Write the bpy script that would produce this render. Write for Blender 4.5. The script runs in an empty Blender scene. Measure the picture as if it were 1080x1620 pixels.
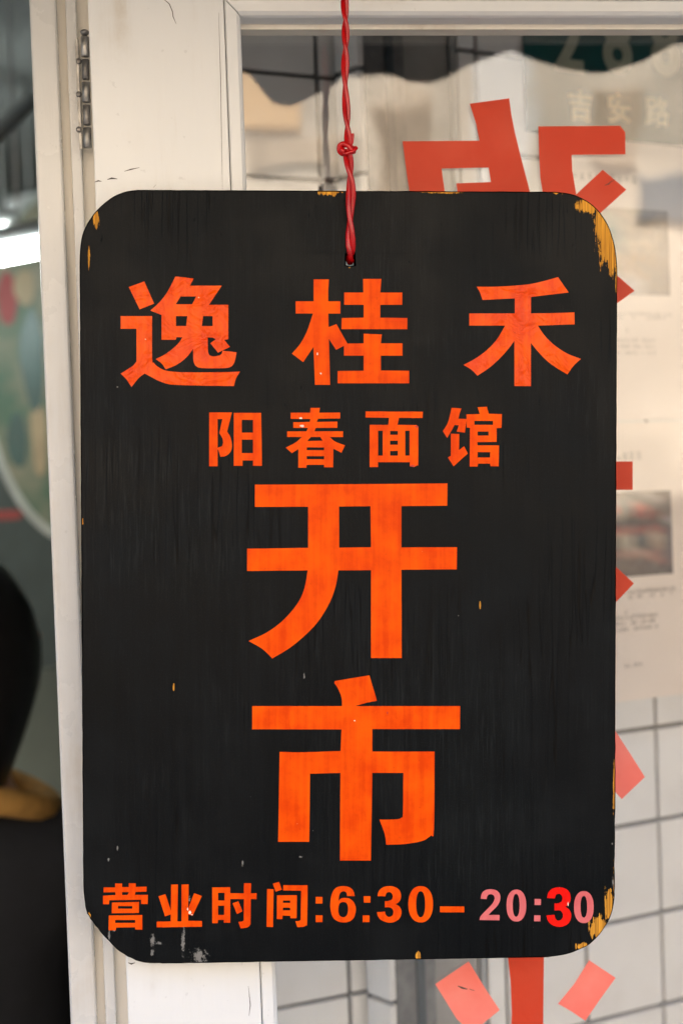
import bpy, bmesh, math, random
from mathutils import Vector, Matrix, noise
from mathutils.geometry import tessellate_polygon
random.seed(7)
rad = math.radians
scene = bpy.context.scene
col = scene.collection

# ------------------------------------------------------------------ camera
W, H, F = 1080.0, 1620.0, 2250.0            # photograph size and focal length in its pixels (50 mm on 24x36)
YAW, PITCH, ROLL = rad(6.4), rad(-1.33), rad(2.05)
EYE = Vector((0.0, -1.10, 1.70))
fwd0 = Vector((math.sin(YAW), math.cos(YAW), 0))
rgt0 = Vector((math.cos(YAW), -math.sin(YAW), 0))
fwd = (fwd0*math.cos(PITCH) + Vector((0, 0, math.sin(PITCH)))).normalized()
up0 = rgt0.cross(fwd)
rgt = rgt0*math.cos(ROLL) - up0*math.sin(ROLL)
upv = up0*math.cos(ROLL) + rgt0*math.sin(ROLL)
cam_data = bpy.data.cameras.new('camera')
cam = bpy.data.objects.new('camera', cam_data); col.objects.link(cam)
m = Matrix((rgt, upv, -fwd)).transposed().to_4x4(); m.translation = EYE
cam.matrix_world = m
cam_data.sensor_fit = 'VERTICAL'; cam_data.sensor_height = 36; cam_data.sensor_width = 24
cam_data.lens = F*36/H
cam_data.clip_start = 0.02; cam_data.clip_end = 2000
cam_data.dof.use_dof = True; cam_data.dof.focus_distance = 1.045; cam_data.dof.aperture_fstop = 4.0
scene.camera = cam

# ------------------------------------------------------------------ sky, sun, exposure
SUN_EL, SUN_AZ = rad(52), rad(-12)           # the sun stands behind the shop: its front lies in open shade
world = bpy.data.worlds.new('World'); scene.world = world; world.use_nodes = True
wn = world.node_tree.nodes; wl = world.node_tree.links
sky = wn.new('ShaderNodeTexSky'); sky.sky_type = 'NISHITA'; sky.sun_disc = False
sky.sun_elevation = SUN_EL; sky.sun_rotation = SUN_AZ; sky.dust_density = 4.0; sky.ozone_density = 0.6
wl.new(sky.outputs[0], wn['Background'].inputs[0]); wn['Background'].inputs[1].default_value = 0.145
sun_d = bpy.data.lights.new('sun', 'SUN'); sun_d.energy = 4.0; sun_d.angle = rad(0.5); sun_d.color = (1.0, 0.94, 0.85)
sun = bpy.data.objects.new('sun', sun_d); col.objects.link(sun)
sun.location = (0, 6, 12)
sdir = Vector((math.sin(SUN_AZ)*math.cos(SUN_EL), math.cos(SUN_AZ)*math.cos(SUN_EL), math.sin(SUN_EL)))
sun.rotation_euler = sdir.to_track_quat('Z', 'Y').to_euler()
vs = scene.view_settings
vs.view_transform = 'Standard'; vs.look = 'None'; vs.gamma = 1; vs.use_curve_mapping = False; vs.exposure = 2.3
scene.cycles.max_bounces = 10; scene.cycles.transparent_max_bounces = 12
scene.cycles.use_denoising = True

# ------------------------------------------------------------------ helpers
def ray(px, py):
    return (fwd*F + rgt*(px - W/2) + upv*(H/2 - py)).normalized()
def U(px, py, p0, n):
    d = ray(px, py)
    return EYE + d*((p0 - EYE).dot(n)/d.dot(n))
NY = Vector((0, -1, 0))
def UY(px, py, y):                           # point of the building plane at depth y seen at that place
    return U(px, py, Vector((0, y, 0)), NY)

def tag(o, label=None, cat=None, group=None, kind=None):
    if label: o['label'] = label
    if cat: o['category'] = cat
    if group: o['group'] = group
    if kind: o['kind'] = kind
    return o
def empty(name, loc, label=None, cat=None, group=None, rot=None):
    o = bpy.data.objects.new(name, None); col.objects.link(o)
    o.empty_display_size = .05
    o.location = loc
    if rot is not None: o.rotation_euler = rot
    return tag(o, label, cat, group)
def link(name, me, mat, parent=None, world_coords=True):
    """link a mesh; with world_coords the mesh holds world positions and is moved into the parent's frame"""
    o = bpy.data.objects.new(name, me); col.objects.link(o)
    for mm in (mat if isinstance(mat, (list, tuple)) else [mat]):
        if mm and len(o.data.materials) < (len(mat) if isinstance(mat, (list, tuple)) else 1): o.data.materials.append(mm)
    if parent is not None:
        o.parent = parent
        if world_coords:
            me.transform(pmat(parent).inverted())
    return o
def pmat(o):
    mb = o.matrix_basis
    return pmat(o.parent) @ mb if o.parent else mb.copy()
def box_bm(x0, x1, y0, y1, z0, z1, bevel=0.0, seg=2, bm=None):
    bm2 = bmesh.new()
    bmesh.ops.create_cube(bm2, size=1.0, matrix=Matrix.Translation(((x0+x1)/2, (y0+y1)/2, (z0+z1)/2)) @ Matrix.Diagonal((x1-x0, y1-y0, z1-z0, 1)))
    if bevel: bmesh.ops.bevel(bm2, geom=bm2.edges[:], offset=bevel, segments=seg, affect='EDGES', profile=.6)
    if bm is None: return bm2
    t = bpy.data.meshes.new('t'); bm2.to_mesh(t); bm2.free(); bm.from_mesh(t); bpy.data.meshes.remove(t)
    return bm
def fin(bm, name, smooth=False):
    me = bpy.data.meshes.new(name); bm.normal_update(); bm.to_mesh(me); bm.free()
    if smooth: me.polygons.foreach_set('use_smooth', [True]*len(me.polygons))
    return me
def box(name, x0, x1, y0, y1, z0, z1, mat, parent=None, bevel=0.0):
    me = fin(box_bm(x0, x1, y0, y1, z0, z1, bevel), name)
    return link(name, me, mat, parent)
def tube_mesh(name, pts, radii, seg=10, closed_ends=True):
    bm = bmesh.new(); rings = []
    n = len(pts); up = Vector((0, -1, 0))
    prev = None
    for i, p in enumerate(pts):
        t = (pts[min(i+1, n-1)] - pts[max(i-1, 0)])
        if t.length < 1e-9: t = Vector((0, 0, 1))
        t.normalize()
        a = prev if prev is not None else up
        b = (a - t*a.dot(t))
        if b.length < 1e-4: b = Vector((1, 0, 0)) - t*t.x
        b.normalize(); prev = b; c = t.cross(b)
        r = radii[i] if isinstance(radii, (list, tuple)) else radii
        rings.append([bm.verts.new(p + (b*math.cos(2*math.pi*k/seg) + c*math.sin(2*math.pi*k/seg))*r) for k in range(seg)])
    for a, b in zip(rings, rings[1:]):
        for k in range(seg): bm.faces.new((a[k], a[(k+1) % seg], b[(k+1) % seg], b[k]))
    if closed_ends:
        bm.faces.new(rings[0][::-1]); bm.faces.new(rings[-1])
    bmesh.ops.recalc_face_normals(bm, faces=bm.faces[:])
    return fin(bm, name, True)
def slab_bm(loops, z0, z1, bm=None):
    """2-D outline with holes (first loop is the outline) -> slab between z0 and z1 in local coordinates"""
    bm = bm or bmesh.new()
    polys = [[Vector((x, y, 0)) for x, y in lp] for lp in loops]
    tris = tessellate_polygon(polys)
    flat = [p for lp in polys for p in lp]
    top = [bm.verts.new((p.x, p.y, z1)) for p in flat]
    bot = [bm.verts.new((p.x, p.y, z0)) for p in flat]
    for t in tris:
        a, b, c = (flat[i] for i in t)
        ar = (b-a).cross(c-a).z
        if abs(ar) < 1e-14: continue
        t = t if ar > 0 else t[::-1]
        try:
            bm.faces.new([top[i] for i in t]); bm.faces.new([bot[i] for i in t[::-1]])
        except ValueError: pass
    k = 0
    for lp in polys:
        n = len(lp)
        for i in range(n):
            a, b = k+i, k+(i+1) % n
            try: bm.faces.new((top[a], bot[a], bot[b], top[b]))
            except ValueError: pass
        k += n
    bmesh.ops.recalc_face_normals(bm, faces=bm.faces[:])
    return bm

# ------------------------------------------------------------------ materials
class NT:
    def __init__(s, name):
        s.m = bpy.data.materials.new(name); s.m.use_nodes = True
        s.t = s.m.node_tree; s.n = s.t.nodes; s.l = s.t.links
        s.b = s.n['Principled BSDF']; s.out = s.n['Material Output']
    def node(s, typ, **kw):
        nd = s.n.new(typ)
        for k, v in kw.items(): setattr(nd, k, v)
        return nd
    def put(s, inp, v):
        if isinstance(v, bpy.types.NodeSocket): s.l.new(v, inp)
        elif v is not None:
            if inp.type == 'RGBA' and len(v) == 3: v = (*v, 1)
            inp.default_value = v
    def math(s, op, a, b=None, c=None, clamp=False):
        nd = s.node('ShaderNodeMath', operation=op, use_clamp=clamp)
        for i, v in enumerate((a, b, c)): s.put(nd.inputs[i], v)
        return nd.outputs[0]
    def coords(s, scale=(1, 1, 1), kind='Object', loc=(0, 0, 0)):
        tc = s.node('ShaderNodeTexCoord'); mp = s.node('ShaderNodeMapping')
        mp.inputs['Scale'].default_value = scale; mp.inputs['Location'].default_value = loc
        s.l.new(tc.outputs[kind], mp.inputs[0]); return mp.outputs[0]
    def noise(s, vec, scale, detail=4, rough=.55, dist=0):
        nd = s.node('ShaderNodeTexNoise'); s.put(nd.inputs['Vector'], vec)
        nd.inputs['Scale'].default_value = scale; nd.inputs['Detail'].default_value = detail
        nd.inputs['Roughness'].default_value = rough; nd.inputs['Distortion'].default_value = dist
        return nd.outputs[0]
    def ramp(s, f, lo, hi, a=0.0, b=1.0):
        nd = s.node('ShaderNodeMapRange'); nd.interpolation_type = 'SMOOTHSTEP'
        s.put(nd.inputs[0], f)
        for i, v in zip((1, 2, 3, 4), (lo, hi, a, b)): nd.inputs[i].default_value = v
        return nd.outputs[0]
    def mix(s, f, a, b):
        nd = s.node('ShaderNodeMix', data_type='RGBA'); s.put(nd.inputs[0], f); s.put(nd.inputs[6], a); s.put(nd.inputs[7], b)
        return nd.outputs[2]
    def bump(s, h, strength, dist, normal=None):
        nd = s.node('ShaderNodeBump'); s.put(nd.inputs['Height'], h)
        nd.inputs['Strength'].default_value = strength; nd.inputs['Distance'].default_value = dist
        if normal is not None: s.put(nd.inputs['Normal'], normal)
        return nd.outputs[0]
    def set(s, color=None, rough=None, metal=None, spec=None, normal=None):
        if color is not None: s.put(s.b.inputs['Base Color'], color)
        if rough is not None: s.put(s.b.inputs['Roughness'], rough)
        if metal is not None: s.put(s.b.inputs['Metallic'], metal)
        if spec is not None: s.put(s.b.inputs['Specular IOR Level'], spec)
        if normal is not None: s.put(s.b.inputs['Normal'], normal)
        return s.m
def simple(name, c, rough=.6, metal=0, var=.12, scale=30, bump=0.0):
    t = NT(name); v = t.coords()
    f = t.noise(v, scale, 5)
    c2 = tuple(x*(1-var) for x in c); c1 = tuple(min(1, x*(1+var*.6)) for x in c)
    nrm = t.bump(t.noise(v, scale*6, 3), bump, .0006) if bump else None
    return t.set(t.mix(t.ramp(f, .3, .7), c2, c1), rough, metal, normal=nrm)

def paint(name, c, dirt, rough=.42, streak=(14, 14, 1.2), grain=(60, 60, 4)):
    t = NT(name); v = t.coords()
    f = t.noise(t.coords(streak), 3.0, 6, .6)
    g = t.noise(v, 9, 6, .65)
    s = t.math('MULTIPLY', t.ramp(f, .48, .72), t.ramp(g, .4, .75))
    spots = t.ramp(t.noise(v, 160, 2, .5), .70, .76)
    cc = t.mix(t.math('MULTIPLY', s, .75), c, dirt)
    cc = t.mix(t.math('MULTIPLY', spots, .18), cc, tuple(x*.45 for x in c))
    nrm = t.bump(t.noise(v, 420, 2), .10, .0006, t.bump(t.noise(t.coords(grain), 2.5, 4), .25, .0012))
    return t.set(cc, t.ramp(g, .2, .8, rough-.08, rough+.15), normal=nrm)
M = {}
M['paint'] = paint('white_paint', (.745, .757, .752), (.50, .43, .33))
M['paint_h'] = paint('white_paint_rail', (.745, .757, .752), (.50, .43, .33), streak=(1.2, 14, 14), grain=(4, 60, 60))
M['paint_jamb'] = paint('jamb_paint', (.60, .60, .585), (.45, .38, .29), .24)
M['paint_edge'] = paint('edge_paint', (.70, .66, .58), (.42, .33, .24), .5)
M['gap'] = simple('dark_gap', (.05, .045, .04), .9)
M['scuff'] = simple('scuff_mark', (.07, .06, .05), .9)
M['hinge'] = simple('hinge_steel', (.40, .39, .37), .5, 1.0, .35, 90, .3)
M['hinge_dark'] = simple('hinge_grime', (.22, .21, .20), .5, .8, .3, 80)
M['grout'] = simple('grout', (.17, .165, .16), .95, 0, .25, 60, .5)
M['column'] = simple('dark_column', (.030, .045, .055), .45, 0, .3, 12)
M['panel'] = simple('grey_panel', (.34, .32, .30), .55, .2, .3, 7, .2)
M['paper'] = simple('poster_paper', (.90, .80, .755), .8, 0, .05, 3)
M['paper_cream'] = simple('poster_paper_cream', (.90, .79, .72), .8, 0, .05, 3)
M['ink'] = simple('grey_ink', (.30, .27, .26), .85)
M['ink_faint'] = simple('faint_ink', (.52, .47, .45), .85)
M['plate'] = simple('street_plate_green', (.008, .085, .085), .35, 0, .1, 12)
M['plate_char'] = simple('street_plate_lettering', (.85, .80, .55), .5)
M['plate_ink_shaded'] = simple('street_plate_figures_shaded', (.42, .44, .34), .5)  # dimmer than the lettering: the dark around the figures is put into the colour
M['awning'] = simple('awning_cloth', (.02, .022, .022), .85, 0, .3, 8, .3)
M['wall_in'] = simple('inner_wall', (.24, .29, .265), .7, 0, .3, 2)
M['ceiling'] = simple('ceiling', (.35, .37, .36), .8)
M['plaster'] = simple('plaster', (.50, .47, .43), .85, 0, .2, 3, .4)
M['floor'] = simple('floor_tiles', (.55, .53, .50), .6, 0, .3, 4)
M['pave'] = simple('pavement', (.065, .066, .068), .85, 0, .3, 3, .4)
M['metal'] = simple('brushed_rail', (.55, .56, .56), .35, .8, .1, 20)
M['nail'] = simple('nail_steel', (.35, .33, .31), .4, 1)

# tile glaze: a slightly different white on every tile
t = NT('tile_glaze'); oi = t.node('ShaderNodeObjectInfo')
f = t.noise(t.coords(), 14, 4)
cc = t.mix(oi.outputs['Random'], (.84, .815, .80), (.89, .87, .855))
cc = t.mix(t.math('MULTIPLY', t.ramp(f, .45, .75), .25), cc, (.60, .55, .50))
M['tile'] = t.set(cc, .22, normal=t.bump(t.noise(t.coords(), 22, 2), .15, .001))

# pane: clear sheet, reflection by facing
t = NT('window_glass'); t.n.remove(t.b)
lw = t.node('ShaderNodeLayerWeight'); lw.inputs[0].default_value = .5
p5 = t.math('POWER', lw.outputs['Facing'], 5.0)
fac = t.math('MULTIPLY_ADD', p5, .9, .075)
tr = t.node('ShaderNodeBsdfTransparent'); tr.inputs[0].default_value = (.985, .992, .988, 1)
gl = t.node('ShaderNodeBsdfGlossy'); gl.inputs['Roughness'].default_value = .0
wob = t.bump(t.noise(t.coords((1, 1, 1)), 7.0, 2, .4), .5, .0022)
t.l.new(wob, gl.inputs['Normal'])
mx = t.node('ShaderNodeMixShader'); t.l.new(fac, mx.inputs[0]); t.l.new(tr.outputs[0], mx.inputs[1]); t.l.new(gl.outputs[0], mx.inputs[2])
t.l.new(mx.outputs[0], t.out.inputs[0]); M['glass'] = t.m

# ------------------------------------------------------------------ ground and shop shell
def sheet(name, x0, x1, y0, y1, z, mat):
    bm = bmesh.new(); bm.faces.new([bm.verts.new(p) for p in ((x0, y0, z), (x1, y0, z), (x1, y1, z), (x0, y1, z))])
    return tag(link(name, fin(bm, name), mat), kind='structure')
sheet('pavement', -300, 300, -300, 300, 0, M['pave'])
sheet('floor', -2.95, 2.95, .1, 3.95, .004, M['floor'])
tag(box('ceiling', -3, 3, .101, 4, 2.75, 2.85, M['ceiling']), kind='structure')
tag(box('wall_back', -3, 3, 4, 4.15, 0, 3.3, M['wall_in']), kind='structure')
tag(box('wall_left', -3.15, -3, .0, 4.15, 0, 3.3, M['wall_in']), kind='structure')
tag(box('wall_right', 3, 3.15, .0, 4.15, 0, 3.3, M['plaster']), kind='structure')
tag(box('roof', -3.2, 3.2, -.05, 4.2, 3.3, 3.45, M['plaster']), kind='structure')

YF = -0.035                                   # face of the door leaf
XS0 = UY(171, 810, YF).x; XS1 = UY(384, 810, YF).x   # stile edges
ZR = UY(700, -3, YF).z                          # joint between rail and bead
ZTOP = ZR + .075
XR = 1.05
tag(box('wall_lintel', -3, 3, .0, .10, ZTOP+.05, 3.3, M['plaster']), kind='structure')
tag(box('wall_front', 1.23, 3, .0, .10, 0, ZTOP+.05, M['plaster']), kind='structure')
print('stile', XS0, XS1, 'zr', ZR, 'top', UY(540, 0, YF).z)

# ------------------------------------------------------------------ door leaf with glass
leaf = empty('door_leaf', (XS0, 0, .06), 'white painted wooden door leaf with large glass pane behind the black board', 'door')
box('stile', XS0, XS1, YF, .012, .06, ZTOP, M['paint'], leaf, .0016)
box('stile', XR, XR+.10, YF, .012, .06, ZTOP, M['paint'], leaf, .0016)
box('top_rail', XS1+.0004, XR-.0004, YF+.0006, .012, ZR, ZTOP, M['paint_h'], leaf, .0012)
box('bottom_rail', XS1+.0004, XR-.0004, YF+.0006, .012, .06, .34, M['paint_h'], leaf, .0012)
# glazing beads, mitred: stepped profile swept along each side
BW = .0118
def bead(a, b, inward, name='glazing_bead'):
    """a,b: corners (x,z) of the outer line; inward: unit (x,z)"""
    prof = [(0, YF+.0022), (.0012, YF+.0010), (BW*.72, YF+.0018), (BW*.92, YF+.0045), (BW, YF+.0075), (BW, .0030), (0, .0030)]
    ax = (Vector((b[0]-a[0], b[1]-a[1]))).normalized()
    bm = bmesh.new(); R = []
    for end, sgn in ((Vector(a)+ax*.0005, 1), (Vector(b)-ax*.0005, -1)):
        R.append([bm.verts.new((end[0] + inward[0]*w + ax.x*w*sgn, y, end[1] + inward[1]*w + ax.y*w*sgn)) for w, y in prof])
    n = len(prof)
    for k in range(n): bm.faces.new((R[0][k], R[0][(k+1) % n], R[1][(k+1) % n], R[1][k]))
    bm.faces.new(R[0]); bm.faces.new(R[1][::-1]); bmesh.ops.recalc_face_normals(bm, faces=bm.faces[:])
    return link(name, fin(bm, name), M['paint_h'] if inward[1] else M['paint'], leaf)
x0, x1, z0, z1 = XS1+.0006, XR-.0006, .3406, ZR-.0006
bead((x0, z0), (x0, z1), (1, 0)); bead((x0, z1), (x1, z1), (0, -1)); bead((x1, z1), (x1, z0), (-1, 0)); bead((x1, z0), (x0, z0), (0, 1))
# narrow inner rebate lip below the top bead
box('rebate_lip', XS1+BW+.001, XR-BW-.001, -.0125, .0028, ZR-BW-.0045, ZR-BW-.0002, M['paint_edge'], leaf)
glass = box('glass_pane', XS1-.008, XR+.008, .0035, .0075, .33, ZR+.008, M['glass'], leaf)

# scuffs and hairline cracks on the stile
def mark(pts, w, parent, y=YF-.0001, name='scuff_mark', mat=None):
    P = [UY(a, b, y) for a, b in pts]; loops = []
    L, Rr = [], []
    for i, p in enumerate(P):
        d = (P[min(i+1, len(P)-1)] - P[max(i-1, 0)]).normalized(); nn = Vector((-d.z, 0, d.x))
        ww = w*.00047*(.25 if i in (0, len(P)-1) else 1.0)*.5
        L.append(p+nn*ww); Rr.append(p-nn*ww)
    bm = bmesh.new(); fr = [bm.verts.new(q) for q in L+Rr[::-1]]
    bk = [bm.verts.new(q+Vector((0, .0003, 0))) for q in L+Rr[::-1]]
    bm.faces.new(fr); bm.faces.new(bk[::-1])
    for i in range(len(fr)): bm.faces.new((fr[i], bk[i], bk[(i+1) % len(fr)], fr[(i+1) % len(fr)]))
    bmesh.ops.recalc_face_normals(bm, faces=bm.faces[:])
    return link(name, fin(bm, name), mat or M['scuff'], parent)
for pts, w in (([(197, 271), (207, 268), (221, 265)], 1.8), ([(150, 288), (156, 286), (161, 287)], 2.2), ([(170, 284), (177, 282), (186, 283)], 2.6),
               ([(256, -4), (268, 6), (273, 18), (274, 26), (279, 38)], 1.3), ([(243, 297), (247, 292)], 1.2),
               ([(346, 20), (349, 120), (352, 300)], 1.0), ([(393, 1560), (396, 1590), (394, 1607)], 1.4), ([(203, 1523), (208, 1525), (214, 1523)], 2.5)):
    mark(pts, w, leaf)

# hinge
def hinge():
    h = link('hinge', fin(box_bm(*(lambda a, b: (a.x, b.x, -.0195, -.0180, b.z, a.z))(UY(119, 62, -.019), UY(131, 236, -.019)), .0004), 'hinge'), M['hinge'], leaf)
    top = UY(134.5, 56, -.024); bot = UY(139, 236, -.024); ax = (bot-top); n = 5
    for k in range(n):
        a = top + ax*(k/n + .012); b = top + ax*((k+1)/n - .012); r = .0028 if k % 2 else .0031
        link('knuckle', tube_mesh('knuckle', [a, a+ax*.004, b-ax*.004, b], [r*.85, r, r, r*.85], 14), M['hinge_dark'] if k in (1, 3) else M['hinge'], leaf)
    p = top - ax*.0
    link('hinge_pin', tube_mesh('hinge_pin', [p - ax*t for t in (0, .012, .03, .045, .055)], [.0019, .0030, .0034, .0024, .0004], 14), M['hinge_dark'], leaf)
    for v in (.2, .5, .82):
        q = UY(125, 62+174*v, -.0202)
        link('screw', tube_mesh('screw', [q+Vector((0, .001, 0)), q, q-Vector((0, .0006, 0))], [.0022, .0022, .0015], 12), M['hinge_dark'], leaf)
hinge()

# ------------------------------------------------------------------ door jamb
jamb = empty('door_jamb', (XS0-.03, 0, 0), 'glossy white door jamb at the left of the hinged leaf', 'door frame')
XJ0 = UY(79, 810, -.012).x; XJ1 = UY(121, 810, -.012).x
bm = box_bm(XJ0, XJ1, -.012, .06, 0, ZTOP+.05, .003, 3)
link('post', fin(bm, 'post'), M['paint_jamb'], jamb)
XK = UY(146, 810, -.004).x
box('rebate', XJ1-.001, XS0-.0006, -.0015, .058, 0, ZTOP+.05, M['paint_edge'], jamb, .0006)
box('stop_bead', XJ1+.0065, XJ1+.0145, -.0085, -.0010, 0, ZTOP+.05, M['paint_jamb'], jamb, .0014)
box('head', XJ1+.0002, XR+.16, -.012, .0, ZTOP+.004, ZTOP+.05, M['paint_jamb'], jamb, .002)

# ------------------------------------------------------------------ tiled walls behind the glass
def cam_dir(deg): return (rgt0*math.cos(rad(deg)) + fwd0*math.sin(rad(deg))).normalized()
S = .10
tile_me = fin(box_bm(-S/2+.0024, S/2-.0024, -.004, .004, -S/2+.0024, S/2-.0024, .0012, 2), 'tile')
tile_me.materials.append(M['tile'])
class Wall:
    def __init__(s, ref, depth, deg):
        d = ray(*ref); s.o = EYE + d*(depth/d.dot(fwd)); s.t = cam_dir(deg); s.n = Vector((s.t.y, -s.t.x, 0))
        if s.n.dot(fwd) > 0: s.n = -s.n
        s.rot = math.atan2(s.t.y, s.t.x)
    def tz(s, px, py, off=0.0):
        p = U(px, py, s.o + s.n*off, s.n) - s.o
        return p.dot(s.t), p.z
    def pt(s, t, z, off=0.0): return s.o + s.t*t + Vector((0, 0, z)) + s.n*off
    def mat(s):
        mm = Matrix((s.t, -s.n, Vector((0, 0, 1)))).transposed().to_4x4(); mm.translation = s.o; return mm
    def slab(s, name, t0, t1, z0, z1, a, b, mat, parent=None, bevel=0):
        me = fin(box_bm(t0, t1, -b, -a, z0, z1, bevel), name); me.transform(s.mat()); return link(name, me, mat, parent)
def tiled(w, t0, t1, zb, zt, z_floor, name='tiled_wall', thick=.05):
    body = bpy.data.objects.new(name, fin(box_bm(t0, t1, .0035, .0035+thick, z_floor, zt, 0), name)); col.objects.link(body)
    body.matrix_world = w.mat(); body.matrix_basis = w.mat(); body.data.materials.append(M['grout']); tag(body, kind='structure')
    j = math.floor(zb/S)
    while j*S < zt - .001:
        i = math.floor(t0/S + 1e-6)
        while i*S < t1 - .001:
            a, b = max(i*S, t0), min((i+1)*S, t1); c, d = j*S, min((j+1)*S, zt)
            if b-a > .012 and d-c > .012:
                full = (b-a > S-.002 and d-c > S-.002)
                if full: me = tile_me
                else:
                    me = fin(box_bm(-(b-a)/2+.0024, (b-a)/2-.0024, -.004, .004, -(d-c)/2+.0024, (d-c)/2-.0024, .0012, 2), 'tile'); me.materials.append(M['tile'])
                o = bpy.data.objects.new('tile', me); col.objects.link(o); o.parent = body
                o.location = ((a+b)/2, random.uniform(-.0004, .0004), (c+d)/2)
                o.rotation_euler = (random.gauss(0, .003), 0, random.gauss(0, .003))
            i += 1
        j += 1
    return body
WR = Wall((1033, 1150), 1.53, 27.0)
WL = Wall((499, 123), 1.385, 23.5)
tR0 = WR.tz(742, 810)[0]
zc = EYE.z
tiled(WR, tR0, 1.1, .95-WR.o.z, 2.35-WR.o.z, -WR.o.z)
tcor = WL.tz(556, 810)[0]
tiled(WL, WL.tz(300, 810)[0], tcor, .95-WL.o.z, 2.35-WL.o.z, -WL.o.z)
# the return from the corner forward towards the dark post
WC = Wall((556, 810), (WL.pt(tcor, 0)-EYE).dot(fwd), -50)
zoff = WL.o.z + S*round((WC.o.z-WL.o.z)/S) - WC.o.z
WC.o = WC.o + Vector((0, 0, zoff))
tp = WC.tz(598, 810)[0]
tiled(WC, .0, tp, .95-WC.o.z, 2.35-WC.o.z, -WC.o.z)
# dark post and grey panel between the two walls
post = empty('inner_post', WR.pt(tR0-.08, -WR.o.z), 'dark blue post behind the glass beside the tiled corner', 'post')
ta, tb = WR.tz(600, 810, .0)[0], WR.tz(645, 810)[0]
WR.slab('shaft', ta-.004, tb, -WR.o.z, 2.35-WR.o.z, -.06, .004, M['column'], post, .003)
WR.slab('edge_strip', tb-.012, tb-.006, -WR.o.z, 2.35-WR.o.z, .004, .009, M['column'], post, .001)
pan = tag(WR.slab('metal_panel', tb+.0005, tR0-.006, -WR.o.z, 2.35-WR.o.z, -.05, -.002, M['panel'], None, .002),
          'dull grey brown sheet panel between dark post and white tiles', 'panel')
tag(WR.slab('edge_trim', tR0-.0055, tR0-.0005, -WR.o.z, 2.35-WR.o.z, -.04, .004, M['metal'], None, .001), 'thin metal edge trim beside the white tiles behind glass', 'trim')

# street number plate
t0, zt = WR.tz(826, 5, .010); t1 = WR.tz(1130, 5, .010)[0]; zb = WR.tz(900, 214, .010)[1]; zt = WR.tz(950, -12, .010)[1]
plate = empty('number_plate', WR.pt((t0+t1)/2, zb), 'dark green street number plate on the tiles behind the glass', 'sign')
WR.slab('plate', t0, t1, zb, zt, .0075, .0095, M['plate'], plate, .0006)
def text_mesh(txt, size, offset=0.0, sx=1.0):
    cu = bpy.data.curves.new('txt', 'FONT'); cu.body = txt; cu.size = size; cu.offset = offset; cu.extrude = .0003
    cu.align_x = 'CENTER'; cu.resolution_u = 6
    o = bpy.data.objects.new('txt', cu); col.objects.link(o)
    me = bpy.data.meshes.new_from_object(o.evaluated_get(bpy.context.evaluated_depsgraph_get()))
    bpy.data.objects.remove(o); bpy.data.curves.remove(cu)
    me.transform(Matrix.Diagonal((sx, 1, 1, 1)))
    return me
def wall_text(w, txt, t, z, size, off, mat, parent, name, offset=0.0, sx=1.0):
    me = text_mesh(txt, size, offset, sx); me.materials.clear()
    me.transform(w.mat() @ Matrix.Translation((t, -off, z)) @ Matrix.Rotation(rad(90), 4, 'X'))
    return link(name, me, mat, parent)
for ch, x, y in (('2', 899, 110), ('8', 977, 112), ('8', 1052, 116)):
    tt, zz = WR.tz(x, y, .010); wall_text(WR, ch, tt, zz, .088, .0100, M['plate_ink_shaded'], plate, 'figure', .0026, .88)
for ch, x, y in (('吉', 918, 185), ('安', 979, 189), ('路', 1039, 194)):
    tt, zz = WR.tz(x, y, .010); wall_text(WR, ch, tt, zz, .031, .0100, M['plate_char'], plate, 'character', .0011)

# ------------------------------------------------------------------ posters on the tiles
def grid_print(w, name, t0, t1, z0, z1, off, rows, parent):
    """flat colour print: rows of colours, top row first"""
    bm = bmesh.new(); cl = bm.loops.layers.float_color.new('print'); R = len(rows); C = len(rows[0]); V = []
    for r in range(R):
        V.append([bm.verts.new(w.pt(t0+(t1-t0)*c/(C-1), z1+(z0-z1)*r/(R-1), off)) for c in range(C)])
    for r in range(R-1):
        for c in range(C-1):
            fc = bm.faces.new((V[r][c], V[r+1][c], V[r+1][c+1], V[r][c+1]))
            for lp, (a, b) in zip(fc.loops, ((r, c), (r+1, c), (r+1, c+1), (r, c+1))):
                lp[cl] = (*[(v/255)**2.2 for v in rows[a][b]], 1)
    return link(name, fin(bm, name), M['print'], parent)
t = NT('photo_print'); at = t.node('ShaderNodeVertexColor'); at.layer_name = 'print'
g = t.noise(t.coords(), 120, 4); M['print'] = t.set(t.mix(t.ramp(g, .35, .7, 0, .35), at.outputs[0], (.25, .22, .20)), .5)
def text_rows(w, name, lines, off, parent, mat, h, pitch):
    """unreadable small print: rows of tiny blocks; lines = (t0, t1, z, gaps)"""
    bm = bmesh.new()
    for a, b, z, step in lines:
        x = a; k = 0
        while x < b:
            k += 1
            if not (step and random.random() < 1.0/step) and random.random() > .06:
                hh = h*random.uniform(.75, 1.05); ww = pitch*random.uniform(.55, .8)
                for (u0, u1, v0, v1) in ((0, ww, .78, 1), (0, ww, .36, .54), (0, ww, 0, .2), (ww*.4, ww*.62, .06, .9)):
                    if random.random() < .82:
                        bm.faces.new([bm.verts.new(w.pt(x+p, z+q*hh, off)) for p, q in ((u0, v0), (u1, v0), (u1, v1), (u0, v1))])
            x += pitch
    return tag(link(name, fin(bm, name), mat, parent), kind='stuff')
OFF = .0062
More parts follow.
